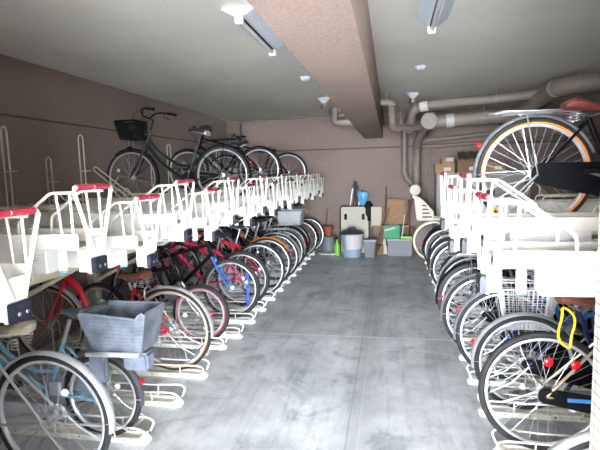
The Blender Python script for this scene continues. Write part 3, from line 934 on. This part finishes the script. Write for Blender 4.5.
def x_child_seat(b, d):
    z0 = 2*d['R']+.02
    o = MB().loft([[(-.02-.12*t*t, -.16, z0+t*.42), (-.02-.12*t*t, .16, z0+t*.42), (-.05-.12*t*t, .16, z0+t*.42), (-.05-.12*t*t, -.16, z0+t*.42)] for t in (0, .25, .5, .75, 1)]).b2((-.05, -.16, z0), (.26, .16, z0+.035)).build('child_seat', 'seat_cream', b, bevel=.01)
    for q in (-1, 1):
        poly = [(-.12, z0), (.14, z0), (.14, z0+.14), (.04, z0+.27), (-.08, z0+.38), (-.16, z0+.38)]
        MB().prism(poly, q*.17-.012, q*.17+.012).build('seat_side', 'seat_cream', o, bevel=.006)
        for k in range(4):
            zz = z0+.05+k*.062
            MB().b2((-.04, q*.185-.004, zz), (.11-.03*k, q*.185+.002, zz+.022)).build('slot', 'dark_metal', o)
    MB().lathe([(.02, -.09), (.085, -.085), (.095, -.06), (.095, .06), (.085, .085), (.02, .09)], (-.15, 0, z0+.5), 24, 'y').build('headrest', 'seat_cream', o)
    MB().b2((-.19, -.05, z0+.36), (-.15, .05, z0+.5)).build('headrest_bracket', 'seat_cream', o)
    o.location = (-.15, 0, 0)
    for c_ in b.children:
        if c_.name.startswith('headrest'): c_.location = (-.15, 0, -.03)
def x_side_wheel_lock(b, d):
    MB().box((-.1, .075, d['R']+.2), (.05, .02, .06)).build('key_lock', 'silver', b)
def x_red_line(b, d):
    MB().tube([d['st']+V((-.1, .03, -.05)), d['st']+V((-.02, .04, -.02)), d['st']+V((.1, .03, -.06))], .006, 6).build('cable_lock', 'magenta', b)
def x_label_case(b, d):
    MB().b2((.1, -.0685, .315), (.22, -.067, .335)).build('blue_sticker', 'blue_label', b)
    for x, z in ((.0, .53), (.13, .52)):
        MB().lathe([(.012, -.008), (.024, 0), (.018, .01)], (x, -.08, z), 14, 'y').build('side_reflector', 'reflector_red', b)
        MB().tube([(x, -.07, z), (x+.03, 0, z-.02)], .004, 5).build('reflector_bracket', 'silver', b)
def x_front_bag(b, d):
    MB().b2((d['wb']-.2, -.12, d['hb'].z+.08), (d['wb']+.1, .12, d['hb'].z+.3)).build('front_basket', 'black_plastic', b, bevel=.03)

def YL(i): return 2.5+.46*i
def YR(j): return 2.2+.46*j
ZR = .045
Gl, Gr = 'bicycles on the floor rails of the left row', 'bicycles on the floor rails of the right row'
left = [
 (-1, dict(R=.34, frame='fender_silver', fender='fender_silver', reflector=False, saddle='beige_leather', springs=True, saddle_z=.79, seat_dx=-.06, tyre='rubber', carrier=None, label='silver-mudguard bicycle with beige sprung saddle at the lower left corner', forkm='silver', chain='fender_silver', extra=x_side_wheel_lock, refl_a=150, edge=-1.37, lampm='silver')),
 (0, dict(R=.26, wb=1.0, s=.85, frame='light_blue', fender='rubber_grey', saddle='grey_leather', seat_dx=-.1, ssc=1.08, saddle_z=.78, tyre='rubber', spokes=28, carrier='silver', label='small-wheeled light blue bicycle carrying a grey cloth rear basket', extra=x_grey_child_basket, basket='wire_black', bar_z=.98, edge=-1.47, chain='silver')),
 (2, dict(R=.34, type='loop', frame='red_paint', fender='fender_silver', line='tan_rubber', saddle='brown_leather', saddle_z=.765, label='red bicycle with brown leather saddle and tan-walled tyres', basket='wire_black', chain='silver', ringlock=True, edge=-1.375)),
 (3, dict(R=.265, wb=.98, s=.92, type='mtb', frame='black_paint', forkm='silver', out=True, tw=.024, line='pink_rim', saddle='black_leather', saddle_z=.80, chain=None, label='small black mountain bicycle with pink-lined rims and a drink bottle', extra=lambda b, d: (x_bottle(b, d), x_red_line(b, d)), dark=True, decal='silver', fat=True, edge=-1.40)),
 (5, dict(R=.325, type='mtb', frame='black_paint', forkm='blue_paint', tw=.023, out=True, saddle_z=.86, chain=None, rim='alu', label='mountain bicycle parked front wheel out, with blue fork and blue lock strap', extra=x_blue_strap, dark=True, fat=True, edge=-1.37)),
 (6, dict(R=.33, wb=1.06, type='mtb', frame='magenta', tw=.023, saddle_z=.84, chain=None, label='dark pink framed bicycle with plain black tyres beside the blue-fork bicycle', fat=True, edge=-1.38)),
 (7, dict(R=.34, type='mtb', frame='red_paint', saddle_z=.9, chain=None, tw=.016, label='bright red diamond-frame bicycle with black tyres, in front of the orange mudguard', decal='ivory', edge=-1.3, extra=x_red_line, fat=True)),
 (8, dict(R=.34, type='city', frame='black_paint', fender='orange', fend_end=150, saddle_z=.86, label='bicycle with an orange rear mudguard', basket='wire_black', edge=-1.31)),
 (9, dict(R=.34, type='city', frame='silver', fender='fender_silver', saddle_z=.87, carrier='silver', label='silver city bicycle with rear carrier, just behind the orange mudguard', basket='wire_black', bnv=7, edge=-1.29)),
 (10, dict(R=.34, type='mixte', frame='black_paint', fender='fender_grey', saddle_z=.86, carrier='silver', label='black straight-tube bicycle in front of the grey plastic basket', edge=-1.3, coil='light_blue')),
 (11, dict(R=.34, type='city', frame='champagne', fender='black_plastic', saddle_z=.88, carrier='silver', label='bicycle carrying a grey plastic box basket on its rear carrier', extra=x_plastic_basket, edge=-1.33)),
 (12, dict(R=.34, type='mtb', frame='black_paint', tw=.02, saddle_z=.9, chain=None, label='black bicycle with white rim stripes just beyond the grey plastic basket', dark=True, edge=-1.36)),
 (13, dict(R=.34, type='city', frame='navy_paint', fender='black_plastic', saddle_z=.92, label='dark blue bicycle second from the far end of the left row', edge=-1.29)),
 (14, dict(R=.34, type='city', frame='silver', tw=.015, rim='alu', saddle_z=.92, label='thin-tyred bicycle at the far end of the left row', edge=-1.24)),
]
for i, c in left:
    c.setdefault('group', Gl); c.setdefault('lean', random.uniform(-1.5, 1.5)); c.setdefault('yaw', random.uniform(-1., 1.))
    bicycle('L', YL(i), ZR+{0: -.03, 3: .06}.get(i, 0), c)
for i in range(-1, 15):
    floor_rail('L', YL(i), -1.44, '%s white floor rail from the camera in the left row' % ORD[i+1], 'floor rails of the left row', .06 if i == 3 else 0.)

right = [
 (-1, dict(R=.315, wb=1.0, s=.9, frame='silver', fender='fender_silver', saddle_z=.78, edge=.47, label='silver-mudguard bicycle cut off at the lower right corner', carrier=None)),
 (1, dict(R=.335, type='mtb', frame='champagne', tw=.019, rim='rimsilver', saddle='brown_leather', springs=False, saddle_z=.84, seat_dx=-.07, case_r=.055, chain='black_plastic', edge=.47, label='champagne bicycle with brown saddle and yellow cable lock, nearest full wheel on the right', coil='yellow', coil_z=.71, coil_x=.09, coil_w=.035, extra=x_label_case, reflector=False)),
 (2, dict(R=.312, type='city', frame='navy_paint', fender='fender_silver', saddle_z=.8, edge=.52, label='dark blue bicycle with silver mudguard, second full wheel from right front', saddle='black_leather')),
 (3, dict(R=.34, type='city', frame='blue_paint', fender='fender_grey', saddle_z=.84, edge=.465, label='blue bicycle with a white wire rear basket and red tail reflector', extra=x_white_wire_basket, carrier='silver', refl_a=150, spokes=40)),
 (4, dict(R=.34, type='city', frame='black_paint', fender='fender_grey', saddle_z=.86, edge=.42, label='black bicycle with folded wire side basket, beneath the first raised tray on the right', extra=x_folded_side_basket, saddle='brown_leather')),
 (5, dict(R=.345, type='mixte', frame='dark_green', tw=.024, tyre='rubber_grey', fender='black_plastic', saddle_z=.88, edge=.42, label='dark green bicycle with thick grey tyres in the right row', reflector=False, rim='alu', carrier='silver')),
 (6, dict(R=.34, type='city', frame='silver', fender='fender_silver', saddle_z=.86, edge=.47, reflector=False, label='silver bicycle with silver mudguards behind the thick-tyred bicycle', carrier='silver')),
 (7, dict(R=.33, type='mtb', frame='black_paint', tw=.018, saddle_z=.9, chain=None, edge=.52, label='black sports bicycle with bright rims in the middle of the right row')),
 (8, dict(R=.34, type='city', frame='ivory', fender='fender_grey', saddle_z=.88, edge=.47, reflector=False, label='ivory bicycle with grey mudguards in the right row', carrier='silver')),
 (9, dict(R=.335, type='mtb', frame='navy_paint', tw=.024, saddle_z=.9, chain=None, edge=.46, label='navy mountain bicycle with knobbly tyres in the right row')),
 (10, dict(R=.34, type='city', frame='black_paint', fender='fender_silver', saddle_z=.9, edge=.5, reflector=False, label='black bicycle with a silver mudguard in the far part of the right row')),
 (11, dict(R=.34, type='city', frame='champagne', fender='black_plastic', saddle_z=.9, edge=.47, label='champagne bicycle with black mudguards near the child-seat bicycle')),
 (12, dict(R=.34, type='city', frame='black_paint', tyre='rubber', fender=None, saddle_z=.9, edge=.52, label='black bicycle without mudguards next to the child-seat bicycle', stand=True)),
 (13, dict(R=.34, type='city', frame='dark_green', tyre='yellow_rubber', tw=.014, saddle_z=.88, edge=.36, label='bicycle with cream child seat and yellow-walled tyres at the far right end', extra=x_child_seat, carrier='silver')),
]
for j, c in right:
    c.setdefault('group', Gr); c.setdefault('lean', random.uniform(-1.5, 1.5)); c.setdefault('yaw', random.uniform(-1., 1.))
    bicycle('R', YR(j), ZR, c)
for j in range(-1, 14):
    floor_rail('R', YR(j), .56, '%s white floor rail from the camera in the right row' % ORD[j+1], 'floor rails of the right row')

# --- bicycles on the upper trays
bicycle('L', 5.04, 1.262, dict(R=.32, wb=1.08, s=.95, type='city', frame='dark_green', fender='black_plastic', saddle_z=.83, dark=True, basket='wire_black', bnv=20, bwire=.0042, bask_s=.82,
        carrier='wire_black', edge=-1.5, label='dark green city bicycle with black front basket on the left upper rack', group='bicycles on the upper racks', yaw=0, rim='alu', decal=None, bar_z=1.02))
bicycle('L', 1.36+.46*11, 1.332, dict(R=.31, wb=1.05, s=.93, type='mtb', frame='black_paint', fender='black_plastic', saddle_z=.68, dark=True, chain=None, edge=-1.47, label='black bicycle with black mudguards on the left upper rack behind the green one', group='bicycles on the upper racks', refl_a=120))
bicycle('L', 1.36+.46*14, 1.262, dict(R=.33, wb=1.08, type='mtb', frame='black_paint', tw=.02, saddle_z=.68, dark=True, chain=None, edge=-1.34, label='black sports bicycle farthest back on the left upper rack', group='bicycles on the upper racks'))
bicycle('R', 1.88+.46*2, 1.25, dict(R=.302, wb=1.0, s=.88, type='city', frame='black_paint', fender='fender_grey', line='orange', saddle='rose_leather', saddle_z=.645, seat_dx=.01, ssc=1.08, springs=True, carrier='silver', chain='black_paint', fullcase=True, edge=.465, car_dz=.02, case_x=.03,
        label='bicycle with orange-lined tyre and reddish saddle on the right upper rack', group='bicycles on the upper racks', refl_a=150, yaw=0, lean=0))

t = thing('yellow_strap', 'yellow-green strap hanging from a tray in the right upper row', 'strap', (.52, 2.678, 1.27))
MB().tube(curve([(0, 0, .18), (.01, -.01, .1), (-.005, 0, 0), (.01, .01, -.12), (0, 0, -.2)]), .01, 6).build('webbing', 'yellow', t)
MB().box((0, 0, .19), (.04, .02, .03)).build('buckle', 'black_plastic', t)

# ------------------------------------------------------------------ back wall clutter
def box_thing(name, label, cat, c, d, m, rz=0., bevel=.006, group=None, rx=0.):
    o = MB().b2((-d[0]/2, -d[1]/2, 0), (d[0]/2, d[1]/2, d[2])).build(name, m, bevel=bevel)
    o.location = c; o.rotation_euler = (rx, 0, rz)
    return tag(o, label, cat, group)
# folded plastic table leaning on the wall
t = thing('folded_table', 'pale folded plastic table with two black latches leaning on the back wall', 'table', (-.69, 9.2, 0), 0, None, rad(-6))
MB().b2((-.27, -.03, 0.0), (.27, .03, .9)).build('table_leaf', 'board_plastic', t, bevel=.025)
MB().tube(fillet([(-.275, 0, .02), (-.275, 0, .905), (.275, 0, .905), (.275, 0, .02)], .05, 4), .014, 8).build('edge_trim', 'board_edge', t)
for x in (-.17, .17):
    MB().b2((x-.028, -.05, .64), (x+.028, -.028, .76)).build('latch', 'black_plastic', t, bevel=.012)
for z in (.45, .53, .61, .69):
    MB().b2((-.1, -.042, z), (.1, -.03, z+.035)).build('moulded_rib', 'board_plastic', t, bevel=.006)
# wheeled bin
t = thing('trash_can', 'round blue-grey trash can with dark domed lid on the floor', 'trash can', (-.71, 8.8, 0))
MB().lathe([(.155, 0), (.165, .02), (.205, .42), (.215, .43), (.2, .435)], n=36).build('can_body', 'can_blue', t)
MB().lathe([(.218, .425), (.22, .45), (.17, .485), (.06, .5), (.05, .515), (.0, .515)], n=36, caps=False).build('lid', 'can_lid', t)
MB().loft([[(cos(a)*r_, sin(a)*r_, h_) for a in [rad(-115+8*k) for k in range(17)]]+[(cos(a)*(r_-.006), sin(a)*(r_-.006), h_) for a in [rad(-115+8*k) for k in range(17)][::-1]] for r_, h_ in ((.19, .16), (.207, .3), (.221, .43))]).build('plastic_liner', 'sleeve', t)
MB().tube(fillet([(-.07, 0, .5), (-.06, 0, .54), (.06, 0, .54), (.07, 0, .5)], .02), .012, 8).build('lid_handle', 'can_lid', t)
MB().b2((-.1, -.19, .28), (.1, -.16, .3)).build('body_handle', 'can_blue', t, bevel=.006)
t = thing('waste_bin', 'small square grey bin standing right of the round trash can', 'bin', (-.385, 8.78, 0), rad(6))
bin_basket(t, -.11, .11, .08, .1, 0, .3, 'container_grey', name='bin_body')
MB().b2((-.125, -.115, .3), (.125, .115, .325)).build('lid', 'can_blue', t, bevel=.01)
# closed parasols / poles in a heap behind the table
def stick(name, label, cat, a, b, r, m, group=None, head=None, hm=None, taper=None):
    a, b = V(a), V(b)
    t = thing(name, label, cat, a, 0, group)
    d = b-a
    MB().tube([(0, 0, 0), d], taper or r, 8).build('shaft', m, t)
    if head: head(t, d)
    return t
def fold_umb(t, d):
    MB().tube([d*.3, d*.34, d*.6, d*.9, d*.97], [.01, .035, .03, .02, .006], 10).build('canopy', 'blue_bag', t)
def tip(t, d):
    MB().tube([d*.93, d], .02, 8).build('end_cap', 'can_lid', t)
stick('metal_pole', 'leftmost thin metal pole leaning behind the folded table', 'pole', (-.92, 9.33, 0), (-.72, 9.45, 1.33), .012, 'silver', 'poles behind the folded table', tip)
stick('metal_pole', 'middle metal pole crossing the others behind the folded table', 'pole', (-.85, 9.34, 0), (-.66, 9.46, 1.38), .014, 'dark_metal', 'poles behind the folded table', tip)
stick('metal_pole', 'metal pole leaning leftward behind the folded table', 'pole', (-.5, 9.36, 0), (-.7, 9.46, 1.4), .011, 'silver', 'poles behind the folded table', tip)
stick('metal_pole', 'green-grey pole standing behind the folded table beside the blue umbrella', 'pole', (-.76, 9.36, 0), (-.62, 9.47, 1.3), .013, 'pipe_light', 'poles behind the folded table', tip)
stick('folding_tripod_leg', 'dark tool with a thick upper end in the heap behind the folded table', 'tool', (-.6, 9.33, 0), (-.68, 9.45, 1.36), .02, 'dark_metal', None, tip, None, [.012, .03])
stick('metal_pole', 'pole leaning rightmost in the heap, touching the blue umbrella', 'pole', (-.84, 9.38, 0), (-.55, 9.48, 1.2), .012, 'alu', 'poles behind the folded table', tip)
t = thing('blue_umbrella', 'loosely folded blue umbrella hanging behind the folded table', 'umbrella', (-.53, 9.36, .88))
MB().loft([[(cos(2*pi*k/12)*r_*(1+.3*(k % 2)), sin(2*pi*k/12)*r_*.45, z_) for k in range(12)] for r_, z_ in ((.015, 0), (.05, .04), (.07, .15), (.1, .25), (.07, .3), (.02, .27))]).build('canopy', 'blue_bag', t)
MB().tube([(0, 0, -.88), (0, 0, .33)], .006, 8).build('shaft', 'dark_metal', t)
# brooms
def bristles(t, d):
    pass
def broom(label, a, b, m, bm, w):
    a, b = V(a), V(b); t = thing('broom', label, 'broom', a)
    d = b-a
    MB().tube([d*.2, d], .012, 8).build('broom_handle', m, t)
    MB().loft([[(d.x*.0-w, -.03, 0), (w, -.03, 0), (w, .03, 0), (-w, .03, 0)], [(d.x*.1-w*.8, -.03, d.z*.1), (d.x*.1+w*.8, -.03, d.z*.1), (d.x*.1+w*.8, .03, d.z*.1), (d.x*.1-w*.8, .03, d.z*.1)],
               [(d.x*.22-.02, d.y*.2-.02, d.z*.22), (d.x*.22+.02, d.y*.2-.02, d.z*.22), (d.x*.22+.02, d.y*.2+.02, d.z*.22), (d.x*.22-.02, d.y*.2+.02, d.z*.22)]]).build('broom_head', bm, t)
broom('tallest broom with dark handle leaning beside the wooden board', (-.14, 9.12, 0), (-.08, 9.44, 1.27), 'dark_wood', 'paper', .07)
broom('short broom with pale head leaning left of the green crate', (-.2, 9.0, 0), (-.03, 9.25, .86), 'wood', 'straw', .06)
broom('brown broom leaning toward the beige crate', (-.34, 9.05, 0), (-.1, 9.27, .8), 'wood', 'straw', .06)
stick('wooden_stick', 'thin wooden stick leaning between the brooms', 'stick', (-.26, 9.02, 0), (-.16, 9.27, .7), .012, 'dark_wood')
# shelf, boards, crates
t = thing('wooden_shelf', 'low brown wooden shelf against the back wall under the board', 'shelf', (-.03, 9.33, 0))
MB().b2((-.36, -.13, .5), (.36, .13, .53)).build('shelf_board', 'wood', t)
MB().b2((-.36, -.13, .1), (.36, .13, .13)).build('shelf_board', 'dark_wood', t)
for x in (-.34, .34):
    MB().b2((x-.02, -.13, 0), (x+.02, .13, .5)).build('side_panel', 'dark_wood', t)
box_thing('wooden_board', 'large plywood board standing on the shelf against the wall', 'board', (.1, 9.38, .53), (.34, .05, .5), 'wood')
box_thing('storage_box', 'beige box on the left end of the wooden shelf', 'box', (-.27, 9.33, .53), (.2, .2, .36), 'board_plastic')
t = thing('work_bag', 'dark round bag resting by the beige box above the folded table corner', 'bag', (-.44, 9.33, 0))
MB().lathe([(.02, .6), (.08, .62), (.1, .75), (.09, .9), (.04, .99), (.01, 1.0)], (0.02, 0, 0), 20).build('bag_body', 'black_plastic', t)
MB().b2((-.07, -.07, 0), (.1, .07, .61)).build('bag_stand', 'dark_wood', t)
t = thing('green_crate', 'green plastic crate sitting on the grey storage container', 'crate', (.03, 9.02, .32))
bin_basket(t, -.15, .15, .1, .12, 0, .23, 'green_plastic', name='crate_body', flare=.95)
MB().box((-.05, -.13, .18), (.2, .012, .03), ry=-.25).build('white_tape', 'paper', t)
t = thing('green_tray', 'lime green tray at right end of the grey container', 'tray', (.27, 8.98, .32))
MB().b2((-.09, -.08, 0), (.12, .08, .04)).build('tray_body', 'lime_plastic', t, bevel=.01)
t = thing('storage_container', 'grey storage container with pale rim on the floor below the green crate', 'container', (.16, 9.0, 0))
MB().b2((-.22, -.15, 0), (.22, .15, .29)).build('container_body', 'container_grey', t, bevel=.012)
MB().b2((-.235, -.165, .29), (.235, .165, .32)).build('container_rim', 'cabinet_grey', t, bevel=.006)
stick('white_stick', 'short white stick leaning right of the green crate', 'stick', (.2, 8.93, .33), (.26, 9.12, .75), .012, 'paper')
stick('leaning_plank', 'narrow brown plank leaning right of the plywood board', 'plank', (.3, 9.2, .0), (.36, 9.47, 1.0), .03, 'dark_wood')
box_thing('red_can', 'small red tin standing near the child-seat bicycle', 'tin', (.4, 9.2, 0), (.07, .07, .5), 'dark_wood')
# pots
t = thing('flower_pot', 'empty terracotta pot on top of an upturned grey pot', 'flower pot', (-1.18, 9.05, .36))
MB().lathe([(.065, 0), (.095, .15), (.105, .15), (.105, .18), (.09, .18), (.06, .02)], n=24).build('pot_body', 'terracotta', t)
t = thing('grey_pot', 'grey plastic pot under the terracotta pot', 'flower pot', (-1.18, 9.05, .05))
MB().lathe([(.12, 0), (.15, .05), (.13, .2), (.15, .3), (.1, .31)], n=24).build('pot_body', 'container_grey', t)
t = thing('plant_trolley', 'low pale wheeled plant trolley beneath the grey pot', 'trolley', (-1.16, 9.0, 0))
MB().lathe([(.2, .025), (.21, .03), (.21, .05), (.19, .05)], n=28).build('trolley_plate', 'sleeve', t)
for a in (0.5, 2.1, 3.7, 5.3):
    MB().lathe([(.024, -.01), (.024, .01)], (cos(a)*.15, sin(a)*.15, .024), 12, 'y').build('caster', 'sleeve', t)
t = thing('spray_bottle', 'lime green spray bottle beside the folded table', 'bottle', (-1.0, 8.92, 0))
MB().lathe([(.05, 0), (.055, .02), (.055, .2), (.02, .26), (.018, .3)], n=18).build('bottle_body', 'lime_plastic', t)
MB().box((-.02, 0, .33), (.09, .03, .05)).build('spray_head', 'black_plastic', t, bevel=.006)
stick('garden_trowel', 'thin dark tool handle sticking up left of the terracotta pot', 'tool', (-1.32, 9.3, 0), (-1.24, 9.45, .86), .01, 'dark_wood')
# cabinet with boxes
t = thing('storage_cabinet', 'tall grey metal cabinet behind the right rack', 'cabinet', (1.55, 9.1, 0))
MB().b2((-.74, -.2, 0), (.74, .2, 1.5)).build('cabinet_body', 'cabinet_grey', t, bevel=.006)
for x in (-.365, .365):
    d_ = MB().b2((x-.355, -.216, .04), (x+.355, -.2, 1.47)).build('door', 'cabinet_grey', t, bevel=.004)
    MB().b2((x-.02-.28*(1 if x > 0 else -1), -.235, .8), (x+.02-.28*(1 if x > 0 else -1), -.216, .9)).build('handle', 'silver', d_)
bx = [((.95, 9.0, 1.5), (.34, .3, .17), 'cardboard', 'open brown cardboard box at the left end on the cabinet'),
      ((1.0, 9.0, 1.67), (.2, .2, .11), 'cardboard', 'small brown box stacked on the leftmost box of the cabinet'),
      ((1.38, 9.0, 1.5), (.44, .3, .21), 'cardboard_dark', 'wide brown cardboard box in the middle on the cabinet'),
      ((1.8, 9.0, 1.5), (.34, .3, .18), 'cardboard', 'brown cardboard box right of the wreath on the cabinet')]
for c, d, m, l in bx:
    t = thing('cardboard_box', l, 'box', c, 0, 'boxes on the grey cabinet')
    MB().b2((-d[0]/2, -d[1]/2, 0), (d[0]/2, d[1]/2, d[2])).build('box_body', m, t, bevel=.004)
    MB().b2((-d[0]/2-.001, -.025, d[2]*.999), (d[0]/2+.001, .025, d[2]+.001)).build('tape', 'paper', t)
    MB().b2((-.02, -d[1]/2-.002, .04), (.1, -d[1]/2-.0005, .1)).build('paper_label', 'paper', t)
t = thing('vine_wreath', 'dark woven wreath lying on the boxes above the cabinet', 'wreath', (1.36, 9.0, 1.72))
mb = MB()
for k in range(7):
    mb.tube([(cos(a)*(.16+.015*sin(5*a+k)), sin(a)*.13, .06+.035*sin(7*a+k*2)+.01*k) for a in [i*2*pi/48 for i in range(48)]], .009, 5, closed=True)
mb.build('woven_vines', 'vine', t)

# ------------------------------------------------------------------ light
w = bpy.data.worlds.new('world'); SC.world = w; w.use_nodes = True
nt = w.node_tree; bg = nt.nodes['Background']
bg.inputs['Color'].default_value = (.93, .965, 1., 1); bg.inputs['Strength'].default_value = 14.
def portal(c, sx, sy, rot):
    a = bpy.data.lights.new('sky_portal', 'AREA'); a.shape = 'RECTANGLE'; a.size = sx; a.size_y = sy
    a.cycles.is_portal = True
    o = bpy.data.objects.new('sky_portal', a); COL.objects.link(o); o.location = c; o.rotation_euler = rot
portal(((XL+XR)/2, YF, HC/2), XR-XL, HC, (rad(90), 0, 0))
sun = bpy.data.lights.new('sun', 'SUN'); sun.energy = 90; sun.angle = rad(1); sun.color = (1, .96, .9)
so = bpy.data.objects.new('sun', sun); COL.objects.link(so); so.rotation_euler = (rad(-35), 0, 0); so.location = (0, 4, 8)
SC.view_settings.view_transform = 'Standard'; SC.view_settings.look = 'None'
SC.view_settings.gamma = 1; SC.view_settings.use_curve_mapping = False
SC.view_settings.exposure = 3.0
SC.cycles.max_bounces = 10; SC.cycles.diffuse_bounces = 7
